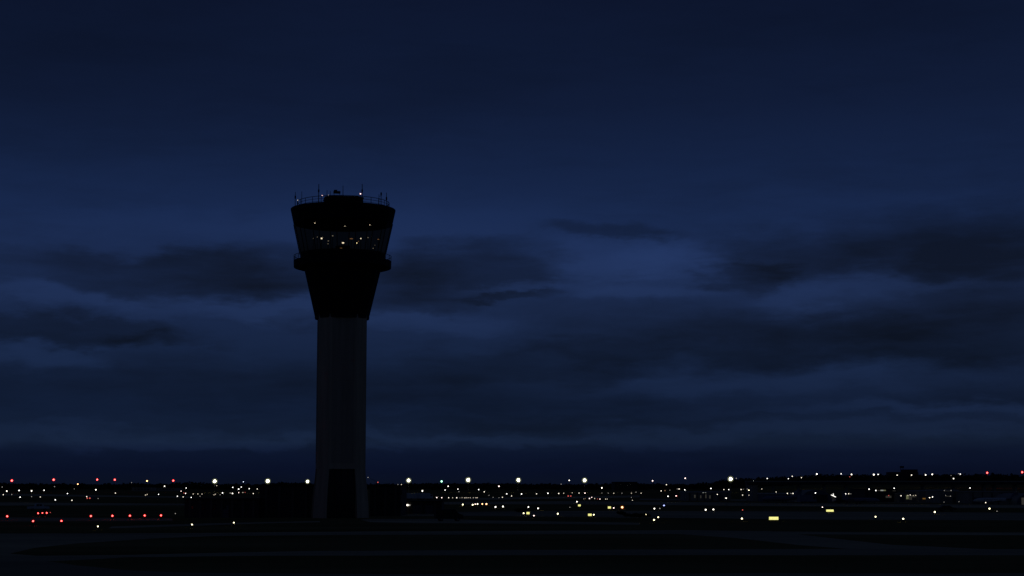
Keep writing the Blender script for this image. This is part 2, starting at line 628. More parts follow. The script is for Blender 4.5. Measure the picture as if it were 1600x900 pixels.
# catwalk
zk0, zk1, zk2, zk3 = tz(424), tz(419), tz(408.5), tz(400.8)
rk = hw(410, 76.3)
RN = 32
MB().lathe([(rc1 - .4, zk0), (rk - .12, zk1), (rk - .06, zk1 + .06), (rk, zk2), (rk - .18, zk2), (rk - .2, zk2 - .35), (rc1 - .6, zk2 - .35)], RN, loop=True).build('catwalk', M['cladding'], tower)
rl = MB().lathe([(rk - .07 + .055 * math.cos(t), zk3 + .055 * math.sin(t)) for t in [i * math.pi / 3 for i in range(6)]], 48, loop=True).build('catwalk_railing', M['black'], tower)
for h in (.34, .67):
    z = zk2 + (zk3 - zk2) * h
    MB().lathe([(rk - .07 + .02 * math.cos(t), z + .02 * math.sin(t)) for t in [i * math.pi / 2 for i in range(4)]], 48, loop=True).build('rail', M['black'], rl)
pm = MB().bar((0, 0, 0), (0, 0, zk3 - zk2 + .05), .045, n=6).mesh('railing_post')
pm.materials.append(M['black'])
for i in range(RN):
    t = 2 * math.pi * i / RN
    link('post', pm, rl, ((rk - .07) * math.cos(t), (rk - .07) * math.sin(t), zk2 - .03))
# cab
zs, zw, zr = tz(397), tz(351), tz(328)
rs, rw, rr = hw(397, 67.0), hw(351, 77.2), hw(328, 81.5)
ph = math.pi / NS
NS = 16
ph = math.pi / NS
ps = 1.012
MB().lathe([(rs - .9, zk2 - .6), (rs - .15, zk2 - .6), (rs, zs), (rs - .45, zs), (rs - .5, zs - .2), (rs - .9, zs - .2)], NS, ph, loop=True).build('sill_wall', M['cladding'], tower)
MB().lathe([(.05, zs - 1.15), (rs - .6, zs - 1.15), (rs - .6, zs - .95), (.05, zs - .95)], NS, ph).build('cab_floor', M['carpet'], tower)
MB().lathe([(rw - .42, zw - .02), (rw - .03, zw), (rr, zr - .25), (rr, zr), (rr - .35, zr), (rr - .6, zr - .5), (rw - .6, zw + .4)], 48, loop=True).build('fascia', M['cladding'], tower)
MB().lathe([(.05, zw + .18), (rw - .38, zw + .18), (rw - .38, zw + .34), (.05, zw + .34)], NS, ph).build('cab_ceiling', M['ceiling'], tower)
MB().lathe([(.05, zr - .55), (rr - .5, zr - .45), (rr - .5, zr - .3), (.05, zr - .25)], 48).build('roof', M['cladding'], tower)
for i in range(NS):
    a0, a1 = 2 * math.pi * i / NS + ph, 2 * math.pi * (i + 1) / NS + ph
    p = [Vector(((rs * ps - .06) * math.cos(t), (rs * ps - .06) * math.sin(t), zs - .02)) for t in (a0, a1)]
    q = [Vector(((rw * ps - .07) * math.cos(t), (rw * ps - .07) * math.sin(t), zw + .03)) for t in (a0, a1)]
    MB().add([p[0], p[1], q[1], q[0]], [(0, 1, 2, 3)]).build('window_pane', M['glass'], tower)
    MB().bar(p[0], q[0], .085, .085, 6).build('window_mullion', M['black'], tower)
# things fixed in the cab
MB().lathe([(rs - 2.1, zs - 1.0), (rs - .95, zs - .75), (rs - .9, zs - .25), (rs - 2.0, zs - .30), (rs - 2.1, zs - .36)], NS, ph, loop=True).build('console_desk', M['carpet'], tower)
MB().lathe([(1.5, zs - 1), (1.5, zs + 1.6), (.05, zs + 1.62)], 12).build('stair_core', M['cladding'], tower)


def local(px, py, Y):
    p = at(px, py, Y) - Vector((TX, TY, 0))
    c, s = math.cos(-tower.rotation_euler.z), math.sin(-tower.rotation_euler.z)
    return Vector((p.x * c - p.y * s, p.x * s + p.y * c, p.z))


lensm = {}


def sphere_mesh(k, m):
    bm = bmesh.new()
    bmesh.ops.create_icosphere(bm, subdivisions=2, radius=1)
    me = bpy.data.meshes.new(k)
    bm.to_mesh(me)
    bm.free()
    me.materials.append(m)
    me.polygons.foreach_set('use_smooth', [True] * len(me.polygons))
    return me


for k, m in E_.items():
    lensm[k] = sphere_mesh('lens_' + k, m)
halom = {k: sphere_mesh('halo_shell_' + k, m) for k, m in HALO.items()}
# ceiling downlights, seen through the slanted panes
for px, py, s in ((492, 348, .10), (539, 353, .075), (578, 351, .09)):
    d = ray(px, py)
    t = (zw + .13 - CAMZ) / d.z
    w_ = Vector((d.x * t, d.y * t, 0))
    p = local(px, py, w_.y)
    f = MB().lathe([(.2, p.z - .02), (.2, p.z + .08)], 10, cap=True).build('ceiling_downlight', M['black'], tower, (p.x, p.y, 0))
    link('bulb', lensm['w'], f, (0, 0, p.z - .06), (s, s, s * .8))
# lit screens and desk lamps standing on the console
CAB = [(502.5, 372.5, .24, 'w', 1), (563.8, 372.7, .17, 'w', 1), (536, 379.5, .2, 'w', 1.7), (557.5, 379.7, .16, 'y', 1), (549, 373, .16, 'do', 3), (533, 388, .16, 'do', 2.2),
       (495.8, 370.3, .12, 'dw', 1), (519.8, 368.4, .16, 'dw', 1.2), (513, 376.5, .12, 'dw', 1.6), (512.5, 381, .13, 'dw', 1), (575, 371.3, .13, 'dw', 1.2), (591, 374, .12, 'do', 2.4),
       (583, 388, .11, 'dw', 1.4), (489.5, 372.5, .08, 'dw', 1), (585.8, 383.2, .08, 'dw', 1), (560, 377, .10, 'do', 1.6)]
CABL = ['brightest white desk lamp in the left half of the tower cab', 'white desk lamp in the right half of the tower cab', 'white lit screen near the middle of the tower cab',
        'warm lit screen low in the right half of the tower cab', 'wide amber display in the right half of the tower cab', 'reddish amber display lowest at the middle of the cab',
        'faint white screen just left of the brightest left desk lamp', 'faint white screen highest left of the cab centre', 'faint wide white screen left of the cab centre', 'faint white screen below the wide one left of cab centre',
        'faint white screen right of the right desk lamp', 'faint wide amber display at the far right of the cab', 'faint white screen lowest at the right of the cab', 'faint white dot leftmost of the cab screens',
        'faint white dot at the lower right of the cab', 'faint amber display beside the warm screen in the cab']
for (px, py, s, k, asp), lb in zip(CAB, CABL):
    s *= .6
    off = -(rs - 1.5) * math.sqrt(max(.05, 1 - ((px - 533) * .13 / (rs - 1.2)) ** 2))
    zf_ = at(px, py, TY + off).z
    if zf_ < zs - .25:
        Y = TY + off
    else:
        Y = TY + off * .8
    p = at(px, py, Y)
    top = zs - .31
    o = empty('console_screen', (p.x, p.y, min(top, p.z - s)), tower.rotation_euler.z)
    tag(o, lb, 'screen', 'lit screens and lamps inside the tower cab')
    dz = p.z - o.location.z
    MB().box((-s * asp - .05, 0, dz - s - .04), (s * asp + .05, .07, dz + s + .04)).build('screen_housing', M['black'], o)
    MB().box((-.05, .02, 0), (.05, .06, max(.05, dz - s))).build('screen_stand', M['black'], o)
    MB().box((-s * asp, -.012, dz - s), (s * asp, -.002, dz + s)).build('lit_face', E_[k], o)

# roof furniture
rrl = hw(320, 71.5)
zrr = tz(317)
zbase = zr - .32
rr_ = MB().lathe([(rrl + .06 * math.cos(t), zrr + .06 * math.sin(t)) for t in [i * math.pi / 3 for i in range(6)]], 48, loop=True).build('roof_railing', M['black'], tower)
for h in (.4, .7):
    z = zbase + (zrr - zbase) * h
    MB().lathe([(rrl + .04 * math.cos(t), z + .04 * math.sin(t)) for t in [i * math.pi / 2 for i in range(4)]], 48, loop=True).build('rail', M['black'], rr_)
pm2 = MB().bar((0, 0, 0), (0, 0, zrr - zbase + .05), .055, n=6).mesh('roof_post')
pm2.materials.append(M['black'])
for i in range(28):
    t = 2 * math.pi * (i + .5) / 28
    link('post', pm2, rr_, (rrl * math.cos(t), rrl * math.sin(t), zbase - .03))
zp = tz(312)
hp = hw(306, 29.5)
pent = MB().loft([sq(hp, hp * .35, zbase - .1), sq(hp, hp * .35, zp)]).build('penthouse', M['cladding'], tower)
MB().loft([sq(hp + .12, hp * .36, zp), sq(hp + .12, hp * .36, zp + .15)]).build('penthouse_cap', M['black'], pent)


def mast(name, px, ytop, ybot, Y, r=.05, lump=None, par=tower):
    p, q = local(px, ybot, Y), local(px, ytop, Y)
    z0 = min(p.z, q.z - .5)
    m = MB().bar((p.x, p.y, z0), (p.x, p.y, q.z), r, r * .6, 6)
    if lump:
        l = local(px, lump, Y)
        m.lathe([(.01, l.z - .35), (.16, l.z - .25), (.16, l.z + .2), (.01, l.z + .35)], 8)
        m.v[-32:] = [(x + p.x, y + p.y, z) for x, y, z in m.v[-32:]]
    return m.build(name, M['black'], par)


zb_l = lambda px, Y: None
for px, yt, Y, r, lump in ((498.2, 287.5, TY - 6.5, .075, 298), (566, 287.5, TY - 6.3, .075, 298), (461.5, 300, TY, .06, 308), (471.6, 299, TY - 3, .05, None), (592.2, 303.5, TY - 3.6, .05, None), (595.6, 300, TY - 2.5, .06, 303), (604, 301, TY, .06, 310)):
    top = local(px, yt, Y)
    m = MB().bar((top.x, top.y, zbase - .05), (top.x, top.y, top.z), r * 1.35, r * .9, 6)
    if lump:
        lz = local(px, lump, Y).z
        n0 = len(m.v)
        m.lathe([(.01, lz - .4), (.15, lz - .28), (.15, lz + .22), (.01, lz + .4)], 8)
        m.v[n0:] = [(x + top.x, y + top.y, z) for x, y, z in m.v[n0:]]
    m.build('antenna', M['black'], tower)
for y in (306.5, 312):
    MB().bar(local(591.8, y, TY - 3.6), local(596, y, TY - 2.5), .035).build('antenna_crossbar', M['black'], tower)
for px, yt in ((511, 297), (516, 298.5), (536, 290)):
    top = local(px, yt, TY - 1.5)
    MB().bar((top.x, top.y, zp + .1), (top.x, top.y, top.z), .07 if px < 530 else .085, .05, 6).build('whip_antenna', M['black'], tower)
# open radar array on the penthouse
a, b = local(521, 302, TY - 1.5), local(532, 296.8, TY - 1.5)
eq = MB().box((a.x, a.y - .35, a.z), (b.x, a.y + .35, b.z - .25)).build('equipment_box', M['black'], tower)
MB().box((a.x + .1, a.y - .3, b.z - .25), (a.x + .75, a.y + .3, b.z)).build('vent', M['black'], eq)
for x in (a.x + .12, b.x - .12):
    MB().bar((x, a.y, zp + .1), (x, a.y, a.z + .02), .05).build('support', M['black'], eq)
c = local(551, 305, TY - 2)
MB().lathe([(.35, zp + .1), (.35, zp + .32), (.18, zp + .5), (.01, zp + .55)], 10).build('vent_cowl', M['black'], tower, (c.x, c.y, 0))
for px, py, k, s, Y in ((503.4, 305.6, 'p', .09, TY - 3), (513.3, 305.2, 'dw', .1, TY - 2.5), (563.2, 302.8, 'p', .11, TY - 6.5), (465.3, 313, 'dw', .12, TY - 1)):
    p = local(px, py, Y)
    zb = zp + .1 if 502 < px < 530 else zbase
    ob = MB().bar((p.x, p.y, zb), (p.x, p.y, max(zb + .1, p.z - s * .7)), .05).build('obstruction_light', M['black'], tower)
    link('lens', lensm[k], ob, p, (s, s, s))
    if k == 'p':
        link('added_halo', halom['r'], ob, p, (s * 1.9,) * 3)  # added shell for the red halo, no part of the lamp

# ------------------------------------------------------------------ buildings


def building(name, label, cat, px0, px1, ytop, ybase, depth=14, wallm='brick', roofm='paleroof', over=.25, pil=0, wins=(), doors=(), group=None, rz=0):
    """flat-roofed block whose front stands on the ground line seen at ybase"""
    a, b = gnd(px0, ybase), gnd(px1, ybase)
    Y = a.y
    W = b.x - a.x
    H = at(px0, ytop, Y).z
    o = empty(name, ((a.x + b.x) / 2, Y, 0), rz)
    tag(o, label, cat, group)
    MB().box((-W / 2, 0, 0), (W / 2, depth, H - .3)).build('wall', M[wallm], o)
    MB().box((-W / 2 - over, -over, H - .3), (W / 2 + over, depth + over, H)).build('roof', M[roofm], o)
    for i in range(pil):
        x = -W / 2 + W * (i + .5) / pil
        MB().box((x - .22, -.16, 0), (x + .22, .02, H - .303)).build('pilaster', M['pilaster'], o)
    mpx = W / (px1 - px0)
    for (x0, x1, y0, y1, k) in wins:
        X0, X1 = (x0 - px0) * mpx - W / 2, (x1 - px0) * mpx - W / 2
        Z0_, Z1_ = at(px0, y1, Y).z, at(px0, y0, Y).z
        wn = MB().box((X0, -.07, Z0_), (X1, .03, Z1_)).build('window', M['black'], o)
        if k == 'glass':
            MB().box((X0 + .06, -.09, Z0_ + .06), (X1 - .06, -.072, Z1_ - .06)).build('pane', M['bglass'], wn)
        else:
            MB().box((X0 + .03, -.09, Z0_ + .03), (X1 - .03, -.072, Z1_ - .03)).build('pane', k, wn)
    for (x0, x1, y0) in doors:
        X0, X1 = (x0 - px0) * mpx - W / 2, (x1 - px0) * mpx - W / 2
        Z1_ = at(px0, y0, Y).z
        d = MB().box((X0, -.08, .03), (X1, .03, Z1_)).build('door', M['steel'], o)
        for i in range(1, 6):
            z = .03 + (Z1_ - .03) * i / 6
            MB().box((X0 + .02, -.11, z - .03), (X1 - .02, -.082, z + .03)).build('door_rib', M['black'], d)
    return o


lw_y = emit('lit_window_yellow', (.75, .80, .40), .16)
lw_o = emit('lit_window_orange', (1, .50, .10), .14)
lw_w = emit('lit_window_white', (.9, .95, .85), .28)
lw_d = emit('lit_window_dim', (.8, .75, .6), .035)
lw_p = emit('lit_panel_bright', (1, .97, .9), 1.4)
building('tower_annex', 'long low dark annex left of the tower base with pale pilasters', 'building', 288, 404, 778.5, 809, 16, 'brick', 'cladding', pil=7,
         wins=[(x, x + 9, 788, 796, 'glass') for x in range(294, 396, 17)], doors=[(345, 357, 790)])
building('tower_annex', 'taller dark block between the low annex and the tower base', 'building', 405, 488, 757.5, 808.5, 20, 'brick', 'cladding', pil=4,
         wins=[(x, x + 8, y, y + 7, 'glass') for x in range(411, 482, 14) for y in (766, 786)])
building('tower_annex', 'dark two-storey block against the right side of the tower base', 'building', 577.5, 626, 757.8, 806.5, 20, 'brick', 'cladding', pil=3,
         wins=[(x, x + 7, y, y + 7, 'glass') for x in range(582, 622, 13) for y in (766, 785)])
an = building('tower_annex', 'low dark garage right of the tower with two small wall lamps', 'building', 626.5, 690, 782, 803, 14, 'brick', 'cladding', pil=3,
              doors=[(645, 658, 790), (664, 677, 790)])
for px, s, k in ((636.7, .13, 'w'), (639.9, .11, 'dw')):
    Y = gnd(626.5, 803).y
    p = at(px, 789.2, Y - .22) - an.location
    l = MB().box((p.x - .08, -.2, p.z + .05), (p.x + .08, 0, p.z + .15)).build('wall_lamp', M['black'], an)
    link('lens', lensm[k], l, (p.x, p.y, p.z), (s * 1.5, s, s * 1.5))

# far terminal row on the right
building('cargo_shed', 'low cargo shed with pale roof edge at the left end of the terminal row', 'building', 1072, 1142, 768.3, 782.5, 25, 'wall', 'paleroof', pil=6,
         wins=[(1084.5, 1087, 773, 778, lw_d), (1094, 1096, 774, 778.5, lw_d), (1101, 1104, 772.5, 778.5, lw_d), (1108, 1110.5, 774, 779, lw_d), (1097.5, 1103.5, 768.8, 770.2, lw_w)], doors=[(1122, 1130, 774)])
building('terminal_building', 'grey building end standing under the left end of the viaduct', 'building', 1176.5, 1184, 758.5, 783.5, 20, 'wall', 'wall')
building('cargo_shed', 'wide shed with pale sloping roof edge behind the parked blue-grey jet', 'building', 1184.5, 1250, 770.8, 783.5, 30, 'bluegrey', 'paleroof',
         doors=[(1192, 1204, 776), (1208, 1220, 776)], wins=[(1228, 1234, 774, 777, 'glass'), (1240, 1246, 774, 777, 'glass')])
building('terminal_building', 'dark flat terminal block with a row of lit windows right of the streak light', 'building', 1352, 1402, 763.5, 784.5, 30, 'brick', 'cladding',
         wins=[(1371, 1376, 765.6, 767.2, lw_d), (1376, 1381, 765.3, 767.2, lw_w), (1381, 1384.5, 765.3, 767.2, lw_y), (1395, 1400, 766.3, 767.5, lw_d), (1384, 1393, 774.5, 778, lw_d)])
building('terminal_building', 'small bay with dim greenish lit interior in the terminal row', 'building', 1404, 1434, 770.5, 784.8, 20, 'wall', 'wall',
         wins=[(1416, 1420, 773.5, 780, lw_y), (1420.5, 1425, 773.5, 781, lw_d), (1425.5, 1431, 773.5, 777, lw_d)], doors=[(1406, 1413, 775)])
building('terminal_building', 'low bay lit orange inside near the right terminal end', 'building', 1436, 1467, 766.5, 785, 22, 'wall', 'paleroof',
         wins=[(1441.5, 1448, 778, 780.2, lw_o), (1448.5, 1452, 776.6, 781.5, lw_o), (1452.5, 1456, 778, 782, lw_o)])
building('terminal_building', 'pale fronted terminal block with two dim roof-edge lamps', 'building', 1469, 1497, 765.5, 786.2, 22, 'wall', 'paleroof',
         wins=[(1474, 1488, 766.8, 767.5, lw_d), (1477, 1487, 774.8, 776, lw_d)], doors=[(1489, 1495, 777)])
building('cargo_shed', 'long grey shed under the viaduct near the right edge', 'building', 1513, 1588, 768, 787, 30, 'wall', 'wall', pil=5, doors=[(1522, 1532, 777)])

# round-roofed hangars


def hangar(label, px0, px1, ytop, ybase, lit):
    a, b = gnd(px0, ybase), gnd(px1, ybase)
    W = b.x - a.x
    H = at(px0, ytop, a.y).z
    o = empty('round_hangar', ((a.x + b.x) / 2, a.y, 0))
    tag(o, label, 'hangar')
    arc = lambda y, w, h: [(-w * math.cos(math.pi * i / 14), y, h * math.sin(math.pi * i / 14) ** .75 + .01) for i in range(15)]
    MB().loft([arc(0, W / 2, H), arc(30, W / 2, H)]).build('shell', M['wall'], o)
    MB().loft([arc(-.25, W / 2 - .02, H - .02), arc(.02, W / 2 - .02, H - .02)][::1]).build('front_wall', M['steel'], o)
    k = 6
    for i in range(k):
        x0 = -W * .36 + W * .72 * i / k
        hh = H * .62
        MB().box((x0 + .06, -.38, .02), (x0 + W * .72 / k - .06, -.26, hh)).build('door_leaf', lw_d if lit and i % 2 == 0 else M['brick'], o)
    return o


hangar('round-roofed hangar between the pale shed and the terminal', 1252, 1300, 765.5, 785, False)
hangar('round-roofed hangar cut by the right edge with faint lit door strips', 1588.5, 1640, 771, 788.5, True)

# elevated roadway behind the terminal row
VY = 930
va, vb = at(1168, 751, VY), at(1900, 751, VY)
via = empty('viaduct', (va.x, VY, 0))
tag(via, 'long elevated roadway on piers running behind the terminal row', 'bridge')
L = vb.x - va.x
zt_, zb_ = at(1400, 751.2, VY).z, at(1400, 757.3, VY).z
MB().box((0, 0, zb_), (L, 11, zt_ - .7)).build('deck', M['brick'], via)
MB().box((-.05, -.12, zt_ - .7), (L, .2, zt_)).build('parapet', M['wall'], via)
MB().box((-.05, 10.8, zt_ - .7), (L, 11.1, zt_)).build('parapet', M['wall'], via)
for px in (1170, 1210, 1250, 1290, 1325, 1360, 1400, 1445, 1493, 1541, 1557, 1590, 1640, 1690, 1740, 1800, 1860):
    x = at(px, 757, VY).x - va.x
    MB().box((x - .5, 3, 0), (x + .5, 8, zb_ - .002)).build('pier', M['wall'], via)
# block on the ridge
RY = 2050
p = at(1412, 741, RY)
zg = ground_z(1412, RY)
rb = empty('ridge_building', (p.x, RY, zg))
tag(rb, 'dark stepped building with a rooftop box on the ridge', 'building')
mp_ = RY / F
hz = lambda y: at(1412, y, RY).z - zg
MB().box((-21 * mp_, 0, -2), (23 * mp_, 22, hz(737.5))).build('wall', M['brick'], rb)
MB().box((1 * mp_, .5, hz(737.5)), (22 * mp_, 20, hz(733.5))).build('upper_storey', M['brick'], rb)
rbx = MB().box((-3.5 * mp_, 4, hz(731)), (2 * mp_, 8, hz(728.2))).build('rooftop_box', M['black'], rb)
for x in (-2.6, 1):
    MB().bar((x * mp_, 6, hz(737.6)), (x * mp_, 6, hz(730.9)), .3).build('support', M['black'], rbx)
for x in range(-18, 20, 5):
    MB().box((x * mp_, -.1, hz(744)), ((x + 2.5) * mp_, .05, hz(742.4))).build('window', M['bglass'], rb)
# pale far facades on the left horizon
building('far_building', 'faint pale flat building at the left treeline', 'building', 206, 236, 762, 767.2, 30, 'wall', 'paleroof', wins=[(210 + i * 5, 213 + i * 5, 763.6, 765, 'glass') for i in range(5)])
building('far_building', 'faint grey building right of the pale one at left treeline', 'building', 246, 277, 762.5, 767.4, 30, 'wall', 'wall', wins=[(249 + i * 5, 252 + i * 5, 763.8, 765.2, 'glass') for i in range(5)])
building('far_building', 'dim wide building on the far horizon right of centre', 'building', 960, 996, 752.8, 766.5, 60, 'brick', 'cladding', wins=[(963 + i * 5, 966 + i * 5, 756, 759, 'glass') for i in range(6)])

# ------------------------------------------------------------------ vehicles and aircraft


def wheel(par, x, y, r, w):
    o = MB().build('wheel', M['tyre'], par) if False else None
    m = MB()
    m.loft([[(x + r * math.cos(2 * math.pi * i / 12), y + yy, r + r * math.sin(2 * math.pi * i / 12)) for i in range(12)] for yy in (-w / 2, w / 2)])
    o = m.build('wheel', M['tyre'], par)
    m = MB()
    q = r * .55
    m.loft([[(x + q * math.cos(2 * math.pi * i / 10), y + yy, r + q * math.sin(2 * math.pi * i / 10)) for i in range(10)] for yy in (-w / 2 - .02, w / 2 + .02)])
    m.build('rim', M['steel'], o)
    return o


def vehicle(name, label, px, ybase, kind, paint, rz, lights=(), group='vehicles on the airfield', cat='van'):
    """length along x, front to +x"""
    g = gnd(px, ybase)
    o = empty(name, g, rz)
    tag(o, label, cat, group)
    if kind == 'van':
        prof = [(-2.5, .45), (-2.55, 1.3), (-2.45, 2.15), (1.0, 2.2), (1.75, 1.35), (2.5, 1.15), (2.6, .45)]
        win = [(-2.1, -.9), (-.8, .25), (.35, .95)]
        wz = (1.35, 1.9)
        hwid = .95
    elif kind == 'pickup':
        prof = [(-2.7, .5), (-2.7, 1.1), (-.9, 1.12), (-.75, 1.78), (.7, 1.8), (1.3, 1.18), (2.55, 1.05), (2.65, .5)]
        win = [(-.65, -.05), (.05, .7)]
        wz = (1.2, 1.65)
        hwid = .95
    elif kind == 'truck':
        prof = [(-3.6, .6), (-3.6, 3.0), (1.4, 3.0), (1.42, 2.5), (2.6, 2.45), (2.95, 1.5), (3.0, .6)]
        win = [(1.65, 2.5)]
        wz = (1.55, 2.25)
        hwid = 1.2
    else:
        prof = [(-2.2, .4), (-2.25, .95), (-1.6, 1.02), (-1.0, 1.45), (.5, 1.47), (1.15, 1.0), (2.1, .85), (2.2, .4)]
        win = [(-.9, -.15), (-.05, .6)]
        wz = (1.02, 1.36)
        hwid = .88
    n_ = len(prof)
    rings = []
    for y, k, ins in ((-hwid, .97, .03), (-hwid + .08, 1, 0), (hwid - .08, 1, 0), (hwid, .97, .03)):
        rings.append([(x * k, y, z * k + ins) for x, z in prof])
    MB().loft(rings).build('body', M[paint], o)
    for x0, x1 in win:
        for s in (-1, 1):
            y = s * (hwid + .012)
            MB().box((x0, min(y, y - s * .03), wz[0]), (x1, max(y, y - s * .03), wz[1])).build('side_window', M['bglass'], o)
    L_ = prof[-1][0]
    for x in (-L_ * .58, L_ * .6):
        for s in (-1, 1):
            wheel(o, x, s * (hwid - .12), .42 if kind == 'truck' else .34, .24)
    for s in (-1, 1):
        MB().box((prof[-1][0] - .04, s * .6 - .14, .68), (prof[-1][0] + .03, s * .6 + .14, .84)).build('headlight', M['steel'], o)
    for (x, y, z, r, k) in lights:
        tl = MB().box((x - r * 1.1, y - r * 1.1, z - r * 1.1), (x + r * .8, y + r * 1.1, z + r * .8)).build('lamp_housing', M['black'], o)
        c = Vector((-math.sin(rz), -math.cos(rz), 0))
        link('lens', lensm[k], tl, (x + c.x * r, y + c.y * r, z), (r, r, r))
    return o


vehicle('service_truck', 'faint pale pickup behind the tight cluster of red ground lights', 60, 798, 'pickup', 'white', R(24), cat='truck')
vehicle('delivery_van', 'dark van parked at the right end of the low garage', 701, 814.3, 'van', 'black', R(12))
vehicle('parked_car', 'car seen from behind with two red tail lights right of centre', 889.6, 777.2, 'car', 'steel', R(90), [(-2.25, -.7, .75, .3, 'dr'), (-2.25, .7, .75, .34, 'dr')], cat='car')
vehicle('parked_car', 'car with dim red lights on the left apron below the treeline', 143, 781, 'car', 'bluegrey', R(70), [(-2.25, -.7, .75, .3, 'dr'), (-2.25, .7, .75, .3, 'dr')], cat='car')
vehicle('parked_car', 'car with one long dim red light left of the cargo shed', 1056.3, 777, 'car', 'steel', R(85), [(-2.25, -.5, .75, .26, 'dr'), (-2.25, .0, .75, .26, 'p')], cat='car')
for px, lb in ((632.5, 'leftmost of three faint pale trucks beyond the low garage'), (648, 'middle one of three faint pale trucks beyond the low garage'), (665.5, 'rightmost of three faint pale trucks beyond the low garage')):
    vehicle('box_truck', lb, px, 781, 'truck', 'white', R(random.uniform(10, 50)), group='trucks beyond the garage', cat='truck')
vehicle('box_truck', 'faint pale truck at the foot of the round hangar', 1262, 786.5, 'truck', 'bluegrey', R(15), cat='truck')
vehicle('tug_vehicle', 'dark apron vehicle between hangar and terminal', 1318, 787, 'van', 'black', R(5), cat='van')
vehicle('parked_car', 'dark car on the apron below the pale fronted terminal', 1480, 799, 'car', 'black', R(3), cat='car')


def airplane(label, px, ybase, length, paint, rz):
    g = gnd(px, ybase)
    o = empty('parked_jet', g, rz)
    tag(o, label, 'airplane', 'jets parked along the terminal row')
    k = length / 26.0
    r = 1.35 * k
    z = 2.5 * k
    sec = [(-13, .15, .6), (-11, .5, .45), (-8, .85, .15), (-5, 1, 0), (7, 1, 0), (10, .88, -.08), (12, .55, -.3), (13, .1, -.45)]
    MB().loft([[(x * k, r * s * math.cos(2 * math.pi * i / 14), z + dz * k + r * s * math.sin(2 * math.pi * i / 14)) for i in range(14)] for x, s, dz in sec]).build('fuselage', M[paint], o, smooth=True)
    for s in (-1, 1):
        w = lambda x, y, zz, t: [(x, y, zz), (x, y, zz + t)]
        v = [(2 * k, s * .8 * k, z - .9 * k), (-2.4 * k, s * .8 * k, z - .9 * k), (-3.9 * k, s * 11 * k, z - .1 * k), (-2.6 * k, s * 11 * k, z - .1 * k)]
        v += [(x, y, zz + .28 * k) for x, y, zz in v[:2]] + [(x, y, zz + .1 * k) for x, y, zz in v[2:4]]
        MB().add(v, [(0, 1, 2, 3), (4, 7, 6, 5), (0, 4, 5, 1), (1, 5, 6, 2), (2, 6, 7, 3), (3, 7, 4, 0)]).build('wing', M[paint], o)
        v = [(-10.6 * k, s * .1 * k, z + 4.6 * k), (-12.6 * k, s * .1 * k, z + 4.6 * k), (-13.4 * k, s * 4.2 * k, z + 4.7 * k), (-12.6 * k, s * 4.2 * k, z + 4.7 * k)]
        v += [(x, y, zz + .16 * k) for x, y, zz in v]
        MB().add(v, [(0, 1, 2, 3), (4, 7, 6, 5), (0, 4, 5, 1), (1, 5, 6, 2), (2, 6, 7, 3), (3, 7, 4, 0)]).build('tailplane', M[paint], o)
        MB().loft([[(x * k, s * 2.3 * k + rr * k * math.cos(2 * math.pi * i / 12), z + .6 * k + rr * k * math.sin(2 * math.pi * i / 12)) for i in range(12)] for x, rr in ((-9.4, .35), (-8.6, .62), (-6.4, .66), (-5.9, .55))]).build('engine', M['steel'], o)
        wheel(o, -1.5 * k, s * 1.9 * k, .5 * k, .4 * k)
        MB().bar((-1.5 * k, s * 1.7 * k, .5 * k), (-1.2 * k, s * 1.5 * k, z - .8 * k), .12 * k).build('landing_gear', M['steel'], o)
    v = [(-7.8 * k, z + .9 * k), (-12.2 * k, z + .9 * k), (-13.0 * k, z + 4.9 * k), (-10.6 * k, z + 4.9 * k)]
    MB().loft([[(x, -.12 * k, zz) for x, zz in v], [(x, .12 * k, zz) for x, zz in v]]).build('tail_fin', M['bluegrey'], o)
    wheel(o, 9.3 * k, 0, .38 * k, .3 * k)
    MB().bar((9.3 * k, 0, .4 * k), (9.2 * k, 0, z - .8 * k), .1 * k).build('landing_gear', M['steel'], o)
    for i in range(12):
        for s in (-1, 1):
            x = (-4 + i * .95) * k
            MB().box((x - .14 * k, s * r * .985 - .02, z + .3 * k), (x + .14 * k, s * r * .985 + .02, z + .68 * k)).build('cabin_window', M['bglass'], o)
    return o


airplane('blue-grey jet parked in front of the wide pale-roofed shed', 1222, 785.5, 17, 'bluegrey', R(200))
airplane('faint pale jet parked below the viaduct near the right edge', 1556, 788, 15, 'white', R(165))
airplane('dark jet nose-in at the dark terminal block', 1345, 788, 15, 'bluegrey', R(20))

# passenger stair truck with a lit handrail
g = gnd(1302, 784.5)
st = empty('stair_truck', g, 0)
tag(st, 'boarding stair truck with a bright slanted lit handrail by the hangar', 'stair truck')
mp_ = g.y / F
zz = lambda y: at(1302, y, g.y).z
MB().box((-4.5 * mp_, 0, .5), (6 * mp_, 2.0, 1.0)).build('chassis', M['white'], st)
for i in range(8):
    x = (-3.4 + i) * mp_
    MB().box((x, .2, 1.0), (x + mp_ * .96, 1.8, zz(774.2 + i * .42) - .5)).build('step', M['steel'], st)
MB().bar((-3.2 * mp_, -.05, zz(773.2)), (4.0 * mp_, -.05, zz(776.6)), .16).build('lit_handrail', lw_p, st)
MB().bar((.2 * mp_, -.05, zz(774.7)), (.2 * mp_, -.05, zz(771.2)), .14).build('lit_post', lw_p, st)
for x in (-3 * mp_, 4.5 * mp_):
    for y in (.15, 1.85):
        wheel(st, x, y, .4, .25)
